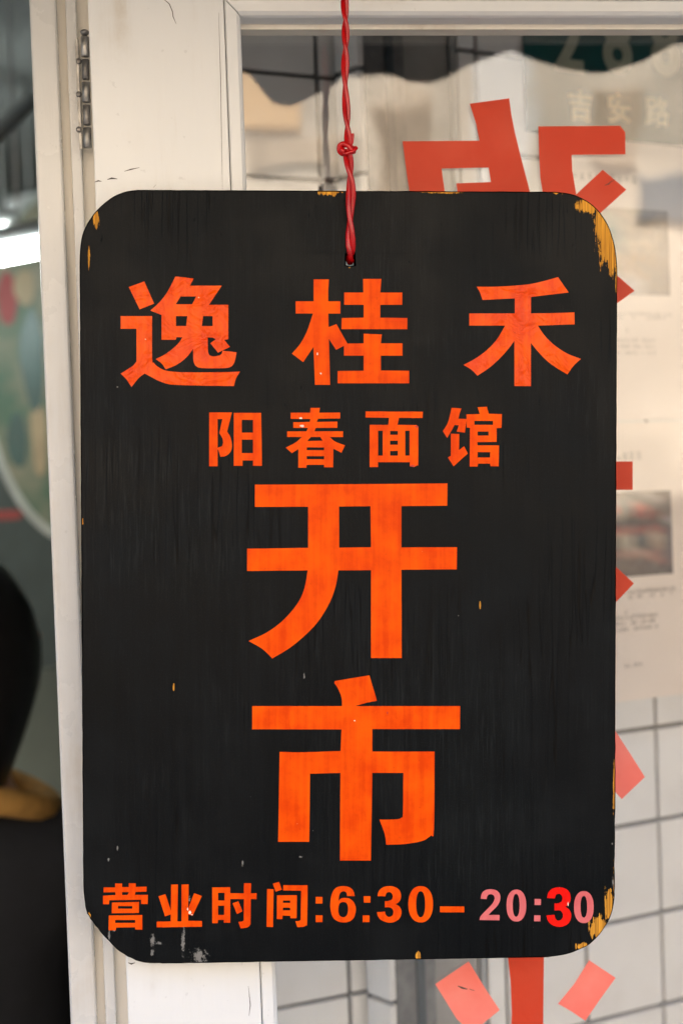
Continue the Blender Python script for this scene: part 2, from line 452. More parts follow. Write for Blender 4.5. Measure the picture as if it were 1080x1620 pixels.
def poster(label, px_l, px_r, y_top, y_bot, mat, off):
    a = WR.tz(px_l, 700, off)[0]; b = WR.tz(px_r, 700, off)[0]; zt = WR.tz(1020, y_top, off)[1]; zb = WR.tz(1020, y_bot, off)[1]
    root = empty('poster', WR.pt((a+b)/2, zb, off), label, 'poster', 'paper notices on the tiled wall')
    bm = bmesh.new(); nx, nz = 14, 24; V = []
    for side in (0, 1):
        V.append([[bm.verts.new(WR.pt(a+(b-a)*i/nx, zb+(zt-zb)*j/nz, off - .0004*side + .0009*(1+noise.noise(Vector((i*.35, j*.22, zb*9)))) )) for i in range(nx+1)] for j in range(nz+1)])
    for j in range(nz):
        for i in range(nx):
            q = [(j, i), (j, i+1), (j+1, i+1), (j+1, i)]
            bm.faces.new([V[0][r][c] for r, c in q]); bm.faces.new([V[1][r][c] for r, c in q[::-1]])
    bmesh.ops.recalc_face_normals(bm, faces=bm.faces[:])
    link('sheet', fin(bm, 'sheet', True), mat, root)
    return root
p1 = poster('upper paper notice with a faded street photo right of the board', 872, 1200, 222, 664, M['paper'], OFF)
p2 = poster('lower paper notice with a shopfront photo right of the board', 872, 1200, 668, 1105, M['paper_cream'], OFF+.0005)
def rc(w, xa, ya, xb, yb, off):
    xm, ym = (xa+xb)/2, (ya+yb)/2
    return w.tz(xa, ym, off)[0], w.tz(xb, ym, off)[0], w.tz(xm, yb, off)[1], w.tz(xm, ya, off)[1]
OP = OFF+.0032
rows1 = [[(196, 176, 160), (190, 170, 155), (188, 170, 150), (196, 176, 160), (200, 182, 165)],
         [(182, 168, 150), (150, 155, 145), (168, 150, 132), (170, 152, 135), (205, 186, 170)],
         [(190, 170, 150), (70, 120, 125), (168, 150, 130), (172, 152, 132), (150, 132, 118)],
         [(200, 182, 160), (120, 140, 135), (190, 172, 152), (196, 176, 155), (140, 122, 108)],
         [(190, 160, 130), (180, 150, 118), (172, 142, 110), (168, 140, 110), (140, 120, 105)],
         [(190, 165, 140), (186, 160, 132), (180, 152, 125), (150, 130, 112), (130, 110, 98)],
         [(200, 190, 190), (196, 188, 192), (190, 182, 186), (150, 132, 118), (128, 110, 98)],
         [(206, 196, 196), (198, 190, 196), (188, 180, 184), (140, 124, 112), (126, 108, 96)]]
rows2 = [[(170, 150, 135), (150, 130, 118), (120, 112, 98), (190, 172, 160), (130, 115, 105), (160, 145, 135)],
         [(200, 170, 155), (190, 160, 145), (150, 140, 125), (120, 112, 100), (170, 155, 145), (130, 115, 108)],
         [(200, 130, 110), (205, 110, 90), (110, 105, 100), (200, 110, 95), (120, 105, 100), (110, 95, 92)],
         [(150, 120, 100), (140, 115, 100), (120, 105, 90), (165, 90, 80), (140, 100, 90), (130, 115, 110)],
         [(95, 88, 85), (90, 82, 80), (100, 92, 88), (92, 85, 82), (105, 92, 88), (170, 165, 165)],
         [(180, 110, 100), (175, 105, 95), (170, 108, 98), (150, 95, 88), (160, 105, 98), (100, 95, 100)],
         [(180, 165, 145), (95, 88, 82), (190, 175, 155), (110, 110, 112), (190, 170, 150), (90, 88, 98)],
         [(190, 175, 155), (85, 78, 75), (185, 172, 152), (85, 88, 90), (175, 150, 130), (85, 84, 96)],
         [(200, 170, 155), (150, 110, 100), (180, 140, 125), (185, 150, 135), (150, 115, 108), (88, 86, 98)],
         [(130, 112, 102), (120, 105, 95), (115, 100, 92), (110, 95, 90), (160, 110, 100), (95, 88, 96)],
         [(105, 92, 85), (115, 100, 92), (120, 105, 96), (105, 92, 86), (98, 88, 86), (80, 74, 78)],
         [(120, 105, 95), (110, 96, 88), (100, 88, 82), (92, 82, 78), (86, 78, 76), (78, 72, 74)]]
grid_print(WR, 'photo', *rc(WR, 940, 330, 1057, 466, OP), OP, rows1, p1)
grid_print(WR, 'photo', *rc(WR, 940, 778, 1062, 912, OP), OP, rows2, p2)
def L(xa, xb, y, step=0):
    a, z = WR.tz(xa, y, OP); b = WR.tz(xb, y, OP)[0]; return (a, b, z, step)
text_rows(WR, 'heading_print', [L(905, 1008, 283)], OP, p1, M['ink_faint'], .0085, .0095)
text_rows(WR, 'small_print', [L(940, 1060, 497), L(940, 1052, 503, 3), L(985, 992, 525), L(960, 1034, 540, 5), L(960, 1034, 550, 5), L(960, 1034, 560, 5)], OP, p1, M['ink_faint'], .0034, .0038)
text_rows(WR, 'heading_print', [L(930, 1017, 729)], OP, p2, M['ink_faint'], .0075, .0090)
text_rows(WR, 'small_print', [L(940, 1066, 944), L(940, 1060, 952, 3), L(978, 997, 973, 2), L(940, 1040, 984, 6), L(940, 1040, 993, 6), L(940, 1040, 1003, 6), L(988, 1016, 1056)], OP, p2, M['ink'], .0037, .0040)

# ------------------------------------------------------------------ red film lettering on the glass
t = NT('red_window_film'); v = t.coords()
f = t.noise(v, 16, 4); g = t.noise(v, 240, 2)
cc = t.mix(t.ramp(f, .35, .75), (.74, .070, .026), (.80, .105, .050))
t.set(cc, .45, spec=.25, normal=t.bump(t.noise(v, 38, 3, .5, 1.0), .5, .0016))
t.b.inputs['Transmission Weight'].default_value = 0
tl = t.node('ShaderNodeBsdfTranslucent'); t.put(tl.inputs[0], (.75, .10, .05))
mx = t.node('ShaderNodeMixShader'); mx.inputs[0].default_value = .35
t.l.new(t.b.outputs[0], mx.inputs[1]); t.l.new(tl.outputs[0], mx.inputs[2]); t.l.new(mx.outputs[0], t.out.inputs[0]); M['film'] = t.m
def C2(o, s, pts): return [(o[0]+x/s, o[1]+y/s) for x, y in pts]
films = [C2((540, 0), 2, [(193, 447), (436, 445), (425, 390), (405, 328), (530, 311), (536, 360), (548, 420), (570, 510), (595, 605), (602, 640), (370, 640), (363, 580), (472, 576), (465, 530), (316, 533), (326, 605), (330, 640), (220, 640), (205, 540)]),
         C2((540, 0), 2, [(622, 400), (880, 398), (896, 418), (897, 488), (727, 490), (729, 540), (740, 605), (745, 640), (640, 640), (628, 560), (624, 480)]),
         C2((540, 0), 2, [(825, 537), (900, 600), (820, 672), (760, 725), (690, 665), (745, 612)]),
         [(930, 402), (978, 438), (1003, 460), (978, 478), (925, 515)],
         [(930, 730), (1000, 730), (1000, 775), (930, 775)],
         [(930, 858), (975, 898), (1002, 923), (975, 951), (930, 990)],
         C2((900, 1080), 3, [(150, 120), (220, 232), (290, 340), (358, 448), (300, 503), (248, 553), (130, 420), (80, 330)]),
         [(688, 1557), (741, 1521), (766, 1562), (790, 1598), (745, 1634), (722, 1612)],
         [(800, 1490), (860, 1490), (859, 1570), (858, 1690), (806, 1690), (809, 1600), (807, 1550)],
         [(931, 1519), (973, 1547), (947, 1583), (925, 1615), (903, 1600), (882, 1588), (908, 1556)]]
t = NT('sun_faded_film'); v = t.coords(); f = t.noise(v, 16, 4)
t.set(t.mix(t.ramp(f, .35, .75), (.84, .16, .12), (.86, .24, .19)), .45, normal=t.bump(t.noise(v, 60, 3), .2, .0006)); M['film_faded'] = t.m
for fk, lp in enumerate(films):
    P = [UY(x, y, .0033) for x, y in lp]
    bm = slab_bm([[(p.x, p.z) for p in P]], 0, .00015)
    me = fin(bm, 'film_lettering'); me.transform(Matrix.Translation((0, .0034, 0)) @ Matrix.Rotation(rad(90), 4, 'X'))
    link('film_lettering', me, M['film_faded'] if fk in (6, 7, 9) else M['film'], glass)

for pts, w in (([(956, 293), (962, 291), (967, 286)], 2.0), ([(967, 287), (972, 284)], 2.2), ([(724, 1560), (731, 1563), (739, 1565)], 3.0), ([(742, 1565), (750, 1567)], 2.4)):
    mark(pts, w, glass, .0030)
# ------------------------------------------------------------------ the hanging board
BETA = rad(3.2)
BN = Vector((-math.sin(BETA), -math.cos(BETA), 0))
TH = .0125
pl = UY(130, 900, YF-.003) + BN*TH                     # left edge rests on the stile
BP = pl.copy()
def UB(px, py): return U(px, py, BP, BN)
borg = UB(550, 910)
bx = UB(650, 910) - UB(450, 910); SC = 200.0/bx.length; bx.normalize(); bz = bx.cross(-BN); bz = BN.cross(bx).normalized()
bm4 = Matrix((bx, bz, BN)).transposed().to_4x4(); bm4.translation = borg
binv = bm4.inverted()
def BL(px, py):
    p = binv @ UB(px, py); return (p.x, p.y)
print('board px per m', SC, 'depth', (borg-EYE).dot(fwd), 'width', (UB(975, 900)-UB(128, 900)).length)
board = bpy.data.objects.new('hanging_sign', None); col.objects.link(board); board.empty_display_size = .1
board.matrix_basis = bm4
tag(board, 'black painted wooden board with orange lettering hung on red wire', 'sign')

def spots(t, vec, lst):
    """largest of several soft ellipses: (x, y, rx, ry) in photograph pixels of the board"""
    out = None
    for x, y, rx, ry in lst:
        lx, ly = BL(x, y)
        mp = t.node('ShaderNodeMapping', vector_type='POINT')
        mp.inputs['Scale'].default_value = (SC/rx, SC/ry, 0); mp.inputs['Location'].default_value = (-lx*SC/rx, -ly*SC/ry, 0)
        t.l.new(vec, mp.inputs[0])
        ln = t.node('ShaderNodeVectorMath', operation='LENGTH'); t.l.new(mp.outputs[0], ln.inputs[0])
        v = t.math('SUBTRACT', 1.0, ln.outputs['Value'])
        out = v if out is None else t.math('MAXIMUM', out, v)
    return out
CHIPS = [(963, 372, 27, 72), (952, 352, 20, 36), (966, 402, 14, 48), (932, 325, 30, 17), (975, 440, 3, 46), (976, 520, 2, 40), (520, 303, 30, 9), (152, 345, 7, 18), (141, 405, 2, 26),
         (963, 1435, 11, 40), (946, 1468, 22, 24), (972, 1385, 4, 60), (970, 1250, 2.5, 60), (920, 1497, 14, 9), (661, 1513, 6, 11), (129, 826, 4, 10),
         (759, 958, 2.5, 9), (275, 1087, 2, 8), (553, 415, 10, 10), (140, 1452, 6, 10), (744, 1519, 12, 4), (700, 304, 50, 3), (880, 303, 20, 5)]
WHITES = [(241, 1506, 5, 12), (252, 1492, 8, 4), (315, 1513, 22, 20), (289, 1490, 4, 36), (242, 1488, 8, 18), (300, 1423, 3, 8), (291, 1480, 3, 50), (173, 1478, 3, 26), (181, 1470, 4, 6),
          (186, 612, 3, 4), (384, 1365, 3, 8), (172, 1360, 2.5, 5), (186, 1342, 2, 6), (481, 1070, 2, 9), (475, 1356, 5, 4), (725, 974, 2.5, 2.5), (495, 1314, 2, 2), (968, 1335, 3, 5), (969, 1395, 3, 16)]
def board_mat(name, edge=False):
    t = NT(name); tc = t.node('ShaderNodeTexCoord'); v = tc.outputs['Object']
    fine = t.noise(t.coords((900, 18, 1)), 1.0, 4, .6)
    mid = t.noise(t.coords((170, 5, 1)), 1.0, 5, .6, .2)
    blot = t.noise(v, 14, 5, .6)
    grit = t.noise(v, 900, 2, .5)
    big = t.noise(v, 5.5, 4, .6, .4)
    base = t.mix(t.math('MULTIPLY', t.ramp(mid, .38, .68), t.ramp(big, .38, .66, .25, 1.0)), (.0016, .0026, .0036), (.0042, .0058, .0070))
    base = t.mix(t.math('MULTIPLY', t.ramp(blot, .45, .75), .5), base, (.0075, .0092, .0102))
    base = t.mix(t.ramp(grit, .52, .72, 0, .55), base, (.0095, .0115, .0125))
    fib = t.noise(t.coords((640, 30, 1), loc=(3, 1, 0)), 1.0, 3, .6)
    base = t.mix(t.math('MULTIPLY', t.ramp(fib, .50, .72), t.ramp(big, .42, .64, .05, .9)), base, (.0125, .0150, .0160))
    crack = t.ramp(t.noise(t.coords((120, 3.0, 1)), 1.0, 2, .5), .495, .512)
    crack2 = t.ramp(t.noise(t.coords((120, 3.0, 1)), 1.0, 2, .5), .512, .53)
    line = t.math('MULTIPLY', crack, t.math('SUBTRACT', 1.0, crack2))
    gate = t.ramp(t.noise(v, 9, 2, .5), .50, .62)
    # bared wood
    wn_ = t.noise(t.coords((520, 34, 1)), 1.0, 4, .7)
    jag = t.noise(v, 260, 3, .6)
    m1 = t.math('ADD', spots(t, v, CHIPS), t.math('MULTIPLY', t.math('SUBTRACT', wn_, .5), 1.9))
    m1 = t.math('ADD', m1, t.math('MULTIPLY', t.math('SUBTRACT', jag, .5), .7))
    chip = t.ramp(m1, .30, .36) if not edge else t.ramp(t.math('ADD', m1, 1.0), .62, .70)
    if edge:
        e2 = t.ramp(t.noise(t.coords((60, 60, 60)), 1.0, 6, .7), .60, .64)
        near = t.ramp(spots(t, v, [(a, b, c*3+25, d*2+45) for a, b, c, d in CHIPS[:16]]), -.1, .35)
        chip = t.math('MAXIMUM', t.math('MULTIPLY', e2, near), t.ramp(m1, .15, .22))
    wood = t.mix(t.ramp(t.noise(t.coords((700, 12, 1)), 1.0, 4, .6), .36, .66), (.34, .14, .02), (.76, .36, .04))
    ccol = t.mix(chip, t.mix(t.math('MULTIPLY', t.math('MULTIPLY', line, gate), .9), base, (.0006, .0006, .0006)), wood)
    # pale scuffs
    m2 = t.math('ADD', spots(t, v, WHITES), t.math('MULTIPLY', t.math('SUBTRACT', t.noise(t.coords((420, 300, 1)), 1.0, 5, .75), .5), 2.6))
    sc = t.math('MULTIPLY', t.ramp(m2, .42, .80), .34)
    rare = t.math('MULTIPLY', t.ramp(t.noise(t.coords((700, 260, 1)), 1.0, 1, .5), .83, .87), .30)
    ccol = t.mix(t.math('MAXIMUM', sc, rare), ccol, (.55, .53, .49))
    hgt = t.math('ADD', t.math('MULTIPLY', fine, .5), t.math('MULTIPLY', mid, .8))
    hgt = t.math('SUBTRACT', hgt, t.math('MULTIPLY', t.math('MULTIPLY', line, gate), .9))
    pit = t.ramp(t.noise(t.coords((420, 75, 1)), 1.0, 3, .6), .69, .74)
    hgt = t.math('SUBTRACT', hgt, t.math('MULTIPLY', pit, 1.2))
    hgt = t.math('SUBTRACT', hgt, t.math('MULTIPLY', chip, .8))
    nrm = t.bump(hgt, .55, .0006, t.bump(grit, .15, .0003))
    rough = t.mix(chip, t.ramp(blot, .3, .7, .28, .50), (.75, .75, .75))
    return t.set(ccol, rough, spec=.085, normal=nrm)
M['board'] = board_mat('black_board_paint'); M['board_edge'] = board_mat('worn_board_edge', True)
# outline
def arc_pts(P, n=5):
    """Catmull-Rom through the given points"""
    out = []
    for i in range(len(P)-1):
        p0, p1, p2, p3 = P[max(i-1, 0)], P[i], P[i+1], P[min(i+2, len(P)-1)]
        for k in range(n):
            u = k/n; out.append(tuple(.5*((2*p1[a]) + (-p0[a]+p2[a])*u + (2*p0[a]-5*p1[a]+4*p2[a]-p3[a])*u*u + (-p0[a]+3*p1[a]-3*p2[a]+p3[a])*u**3) for a in (0, 1)))
    return out + [P[-1]]
def seg(a, b, n): return [(a[0]+(b[0]-a[0])*k/n, a[1]+(b[1]-a[1])*k/n) for k in range(1, n)]
TL = arc_pts([(126, 408), (130, 373), (146, 341), (170, 317), (194, 304), (218, 300)])
TR = arc_pts([(876, 303), (908, 308), (938, 325), (960, 353), (972, 388), (976, 424)])
BR = arc_pts([(972, 1405), (969, 1440), (955, 1470), (932, 1494), (900, 1509), (866, 1515)])
BLc = arc_pts([(258, 1525), (222, 1522), (190, 1506), (163, 1479), (146, 1458), (141, 1450), (136, 1440), (132, 1412)])
out = TL + seg(TL[-1], TR[0], 60) + TR + seg(TR[-1], BR[0], 80) + BR + seg(BR[-1], BLc[0], 60) + BLc + seg(BLc[-1], TL[0], 80)
out2 = []
for i, (x, y) in enumerate(out):
    nz = noise.noise(Vector((x*.05, y*.05, 1.3))); n2 = noise.noise(Vector((x*.21, y*.21, 5.1)))
    amp = .5 + (.9 if (y > 1180 and x > 900) or (y > 1400 and x < 260) else 0)
    out2.append((x + amp*(nz*.6 + n2*.7), y + amp*(nz*.5 - n2*.6)))
hole = [(547, 403), (560, 402), (561, 419), (553, 421), (547, 419)]
loops = [[BL(*p) for p in out2[::-1]], [BL(*p) for p in hole]]
bm = slab_bm(loops, -TH, 0)
outer_n = len(out2)
edges = [e for e in bm.edges if len(e.link_faces) == 2 and abs(e.link_faces[0].normal.z - e.link_faces[1].normal.z) > .5]
bm.normal_update()
edges = [e for e in bm.edges if len(e.link_faces) == 2 and {round(abs(f.normal.z)) for f in e.link_faces} == {0, 1}]
bmesh.ops.bevel(bm, geom=edges, offset=.0009, segments=2, affect='EDGES', profile=.5)
bm.normal_update()
for f in bm.faces: f.material_index = 0 if f.calc_center_median().z > -1e-5 else 1
me = fin(bm, 'panel'); body = link('panel', me, [M['board'], M['board_edge']], board, False)

# lettering: each character its own vinyl piece
def vinyl(name, c_lo, c_hi, wr=.25, rough=.42):
    t = NT(name); v = t.coords()
    f = t.noise(v, 34, 5, .6); g = t.noise(v, 420, 3, .6)
    streak = t.noise(t.coords((170, 8, 1)), 1.0, 4, .6)
    cc = t.mix(t.ramp(t.math('ADD', t.math('MULTIPLY', f, .6), t.math('MULTIPLY', streak, .4)), .36, .64), c_lo, c_hi)
    cc = t.mix(t.math('MULTIPLY', t.ramp(g, .62, .75), .30), cc, tuple(x*.55 for x in c_lo))
    fl = t.ramp(t.noise(v, 260, 1, .4), .815, .84); cc = t.mix(t.math('MULTIPLY', fl, .8), cc, (.9, .75, .55))
    wrk = t.noise(t.coords((1, 1, 1)), 42, 3, .5, 1.2)
    nrm = t.bump(wrk, wr, .0016 if wr < .9 else .0045, t.bump(t.noise(t.coords((300, 14, 1)), 1.0, 3), .35, .0004))
    return t.set(cc, t.ramp(f, .3, .7, rough-.07, rough+.1), spec=.07 if wr < .9 else .16, normal=nrm)
M['v_orange'] = vinyl('orange_vinyl', (.68, .047, 0), (.91, .102, 0))
M['v_wrinkled'] = vinyl('wrinkled_orange_vinyl', (.70, .046, 0), (.90, .102, 0), 1.0, .32)
M['v_pink'] = vinyl('faded_pink_vinyl', (.60, .115, .12), (.68, .17, .17), .15, .5)
M['v_red'] = vinyl('bright_red_vinyl', (.74, .006, .004), (.82, .012, .006), .5, .28)
def ell(cx, cy, rx, ry, n=40, e=2.25):
    P = []
    for k in range(n):
        a = 2*math.pi*k/n; c, s = math.cos(a), math.sin(a)
        P.append((cx + rx*math.copysign(abs(c)**(2/e), c), cy + ry*math.copysign(abs(s)**(2/e), s)))
    return P
def smooth(P, n=4):                                    # closed Catmull-Rom
    Q = P[-1:] + P + P[:2]; o = []
    for i in range(1, len(Q)-2):
        p0, p1, p2, p3 = Q[i-1], Q[i], Q[i+1], Q[i+2]
        for k in range(n):
            u = k/n; o.append(tuple(.5*((2*p1[a]) + (-p0[a]+p2[a])*u + (2*p0[a]-5*p1[a]+4*p2[a]-p3[a])*u*u + (-p0[a]+3*p1[a]-3*p2[a]+p3[a])*u**3) for a in (0, 1)))
    return o
def soft(P, n=4, lim=28):
    """smooth only where the outline turns gently; keep true corners sharp"""
    N = len(P); o = []
    def turn(i):
        a, b, c = Vector(P[i-1]), Vector(P[i]), Vector(P[(i+1) % N])
        u, w = b-a, c-b
        return abs(math.degrees(u.angle_signed(w, 0))) if u.length and w.length else 0
    corner = [turn(i) > lim for i in range(N)]
    for i in range(N):
        p1, p2 = P[i], P[(i+1) % N]
        if corner[i] and corner[(i+1) % N]: o.append(p1); continue
        p0 = P[i-1] if not corner[i] else (2*p1[0]-p2[0], 2*p1[1]-p2[1])
        p3 = P[(i+2) % N] if not corner[(i+1) % N] else (2*p2[0]-p1[0], 2*p2[1]-p1[1])
        for k in range(n):
            u = k/n; o.append(tuple(.5*((2*p1[a]) + (-p0[a]+p2[a])*u + (2*p0[a]-5*p1[a]+4*p2[a]-p3[a])*u*u + (-p0[a]+3*p1[a]-3*p2[a]+p3[a])*u**3) for a in (0, 1)))
    return o
def rect(x0, y0, x1, y1): return [(x0, y0), (x1, y0), (x1, y1), (x0, y1)]
def glyph(org, s, comps, mat, label=None, name='character', z=.00012):
    bm = bmesh.new()
    for k, comp in enumerate(comps):
        lps = []
        for lp in comp:
            q = soft(lp) if len(lp) > 6 and len(lp) < 38 or len(lp) > 38 and lp[0] != lp[-1] and len(lp) < 60 else lp
            lps.append([BL(org[0]+x/s, org[1]+y/s) for x, y in q])
        slab_bm(lps, -.0002, z + .00002*k, bm)
    o = link(name, fin(bm, name), mat, board, False)
    if label: o['label'] = label
    return o
O, Wk = M['v_orange'], M['v_wrinkled']
glyph((170, 420), 4.696, [
    [[(160, 160), (275, 118), (348, 283), (240, 326)]],
    [[(100, 376), (333, 376), (333, 690), (345, 722), (375, 752), (420, 776), (470, 787), (560, 793), (700, 794), (850, 793), (985, 788), (955, 840), (940, 896), (700, 893), (560, 889), (470, 884), (420, 872), (370, 852), (320, 825), (278, 803), (240, 830), (210, 865), (180, 903), (145, 850), (100, 803), (140, 778), (190, 745), (215, 715), (217, 700), (217, 470), (100, 470)]],
    [[(505, 82), (570, 88), (640, 97), (615, 150), (850, 150), (755, 292), (898, 292), (898, 548), (868, 553), (910, 605), (822, 647), (765, 578), (805, 548), (782, 535), (745, 535), (748, 640), (760, 668), (790, 675), (835, 668), (850, 655), (855, 633), (960, 645), (945, 715), (925, 748), (880, 762), (700, 762), (655, 745), (640, 710), (637, 620), (590, 680), (520, 735), (435, 772), (405, 730), (360, 695), (430, 660), (495, 610), (535, 570), (558, 533), (515, 533), (508, 552), (403, 552), (403, 368), (320, 335), (390, 270), (450, 190)],
     [(545, 230), (660, 230), (630, 288), (508, 288)], [(510, 376), (595, 376), (585, 450), (510, 450)], [(712, 376), (782, 376), (782, 450), (702, 450)]]], Wk)
glyph((440, 420), 4.696, [
    [[(263, 103), (376, 103), (371, 190), (371, 266), (461, 266), (461, 357), (372, 357), (374, 458), (432, 436), (514, 582), (430, 627), (376, 545), (385, 887), (273, 887), (262, 605), (185, 718), (102, 655), (165, 580), (215, 485), (258, 357), (130, 357), (130, 266), (263, 266)]],
    [[(630, 100), (765, 100), (757, 201), (920, 201), (920, 292), (757, 292), (757, 388), (958, 390), (957, 473), (469, 473), (471, 390), (634, 388), (634, 292), (490, 292), (490, 201), (632, 201)]],
    [[(634, 507), (769, 512), (761, 578), (922, 578), (922, 670), (761, 670), (761, 780), (972, 782), (971, 875), (441, 875), (441, 784), (634, 782), (634, 670), (488, 670), (488, 580), (634, 578)]]], O)
glyph((720, 420), 4.909, [
    [[(165, 165), (300, 165), (430, 158), (560, 147), (680, 122), (795, 90), (878, 210), (740, 226), (585, 245), (585, 372), (760, 370), (922, 364), (924, 457), (638, 467), (680, 530), (740, 595), (810, 650), (880, 690), (972, 725), (915, 780), (868, 846), (790, 800), (715, 745), (650, 680), (585, 602), (585, 937), (457, 937), (457, 585), (400, 660), (330, 735), (255, 800), (170, 856), (125, 810), (62, 772), (150, 725), (240, 660), (320, 575), (385, 467), (107, 467), (107, 373), (300, 372), (460, 372), (460, 255), (330, 262), (210, 268), (190, 210)]]], Wk)
c6 = (320, 630)
glyph(c6, 4.32, [
    [[(48, 97), (203, 97), (170, 228), (192, 265), (203, 315), (198, 355), (180, 382), (155, 396), (125, 401), (110, 352), (105, 352), (105, 465), (48, 465)], [(105, 142), (138, 142), (117, 238), (138, 275), (143, 305), (135, 328), (105, 338)]],
    [[(216, 100), (402, 100), (408, 462), (347, 462), (347, 425), (275, 425), (275, 462), (216, 462)], rect(270, 148, 347, 235), rect(270, 283, 347, 375)]], O)
glyph(c6, 4.32, [
    [[(740, 66), (803, 66), (797, 99), (941, 98), (940, 138), (790, 140), (782, 162), (922, 160), (922, 202), (775, 203), (765, 226), (961, 226), (961, 265), (872, 265), (905, 295), (975, 322), (950, 372), (895, 345), (893, 472), (832, 472), (832, 455), (713, 455), (711, 475), (656, 475), (656, 348), (612, 375), (570, 338), (640, 300), (680, 265), (580, 265), (580, 227), (712, 226), (722, 203), (622, 203), (622, 164), (733, 162), (738, 142), (604, 141), (604, 99), (737, 99)],
     [(718, 293), (740, 265), (805, 265), (822, 290)], rect(713, 336, 832, 355), rect(713, 396, 832, 417)]], O)
c7 = (560, 630)
glyph(c7, 4.32, [
    [[(78, 90), (468, 92), (467, 135), (305, 134), (295, 182), (425, 183), (438, 200), (437, 440), (432, 458), (408, 470), (380, 465), (380, 437), (163, 437), (163, 470), (106, 470), (106, 182), (232, 182), (238, 134), (78, 132)],
     rect(163, 222, 195, 392), rect(245, 224, 298, 250), rect(245, 290, 298, 318), rect(245, 360, 298, 392), rect(348, 222, 378, 392)]], O)
glyph(c7, 4.32, [
    [[(665, 65), (732, 70), (718, 108), (712, 140), (768, 142), (755, 235), (700, 228), (714, 185), (685, 183), (662, 225), (635, 272), (605, 225), (640, 165)]],
    [[(660, 242), (717, 245), (715, 355), (750, 328), (775, 378), (678, 466), (640, 405), (660, 392)]],
    [[(842, 62), (905, 58), (918, 106), (1008, 108), (1005, 203), (972, 205), (972, 298), (840, 300), (842, 322), (988, 322), (986, 465), (930, 465), (928, 447), (845, 447), (842, 467), (788, 467), (790, 203), (768, 200), (766, 110), (858, 108)],
     rect(820, 155, 947, 182), rect(842, 228, 917, 255), rect(842, 368, 928, 405)]], O)
glyph((380, 750), 3, [
    [[(70, 50), (500, 48), (982, 44), (981, 150), (764, 152), (764, 348), (1027, 347), (1026, 452), (764, 454), (765, 873), (620, 873), (620, 456), (465, 457), (455, 520), (435, 585), (405, 645), (365, 705), (310, 763), (235, 825), (152, 875), (105, 830), (40, 792), (120, 755), (185, 710), (240, 655), (280, 600), (305, 540), (320, 457), (33, 460), (33, 354), (322, 350), (322, 155), (70, 156)],
     [(468, 154), (617, 152), (620, 347), (469, 349)]]], O)
glyph((380, 1060), 3, [
    [[(448, 52), (612, 25), (648, 146), (600, 155), (545, 171), (1042, 171), (1041, 280), (626, 280), (626, 387), (921, 387), (918, 755), (905, 785), (870, 808), (820, 820), (760, 827), (692, 829), (685, 780), (660, 710), (745, 708), (765, 700), (771, 680), (773, 488), (626, 488), (619, 904), (473, 904), (475, 488), (331, 492), (327, 815), (180, 815), (187, 388), (300, 390), (476, 384), (480, 282), (57, 281), (57, 171), (483, 171), (480, 130), (462, 85), (446, 62)]]], O)
c3 = (150, 1380)
glyph(c3, 6, [
    [[(86, 143), (195, 143), (195, 106), (262, 106), (260, 140), (325, 140), (325, 104), (391, 104), (390, 138), (492, 136), (492, 183), (388, 186), (382, 214), (505, 214), (503, 300), (442, 300), (440, 260), (140, 265), (136, 302), (80, 302), (80, 222), (200, 216), (195, 188), (86, 190)], [(260, 188), (325, 188), (312, 215), (262, 215)]],
    [[(165, 287), (422, 281), (420, 385), (163, 388)], rect(222, 320, 358, 345)],
    [[(135, 410), (452, 405), (452, 543), (385, 543), (383, 521), (205, 524), (200, 550), (133, 550)], rect(195, 452, 385, 480)]], O)
glyph(c3, 6, [
    [[(726, 116), (790, 116), (785, 465), (824, 465), (824, 116), (891, 114), (887, 460), (1018, 462), (1018, 516), (590, 522), (590, 468), (722, 465)]],
    [[(607, 228), (672, 207), (722, 360), (724, 398), (668, 418)]], [[(943, 198), (1017, 225), (930, 412), (884, 398), (886, 350)]]], O)
c4 = (320, 1380); s4 = 5.684
glyph(c4, s4, [
    [[(90, 136), (252, 134), (252, 453), (195, 453), (195, 428), (142, 428), (140, 457), (90, 457)], rect(143, 184, 200, 253), rect(143, 300, 197, 383)],
    [[(250, 188), (375, 188), (375, 98), (440, 98), (436, 188), (488, 188), (488, 240), (436, 240), (434, 465), (422, 485), (395, 498), (345, 504), (325, 445), (360, 442), (373, 432), (375, 240), (250, 240)]],
    [[(273, 278), (325, 260), (362, 350), (312, 375)]]], O)
glyph(c4, s4, [
    [[(583, 150), (641, 152), (635, 492), (578, 490)]], [[(634, 102), (690, 85), (715, 155), (660, 175)]],
    [[(728, 116), (946, 116), (942, 450), (935, 475), (910, 488), (855, 493), (837, 440), (868, 437), (885, 428), (888, 165), (727, 162)]],
    [[(672, 207), (850, 205), (847, 412), (793, 412), (790, 390), (722, 388), (720, 420), (670, 420)], rect(725, 253, 790, 275), rect(725, 318, 790, 342)]], O)
c5 = (490, 1380); s5 = 4.32
glyph(c5, s5, [[rect(40, 168, 86, 213)], [rect(40, 294, 86, 340)]], O, name='colon')
six = [(306, 162), (255, 162), (250, 140), (240, 132), (228, 130), (210, 138), (200, 160), (196, 196), (215, 178), (245, 175), (275, 182), (300, 205), (313, 240), (312, 275), (300, 310), (275, 333), (240, 342), (200, 338), (165, 318), (148, 285), (140, 235), (143, 180), (155, 135), (180, 105), (215, 95), (255, 97), (285, 112), (300, 135)]
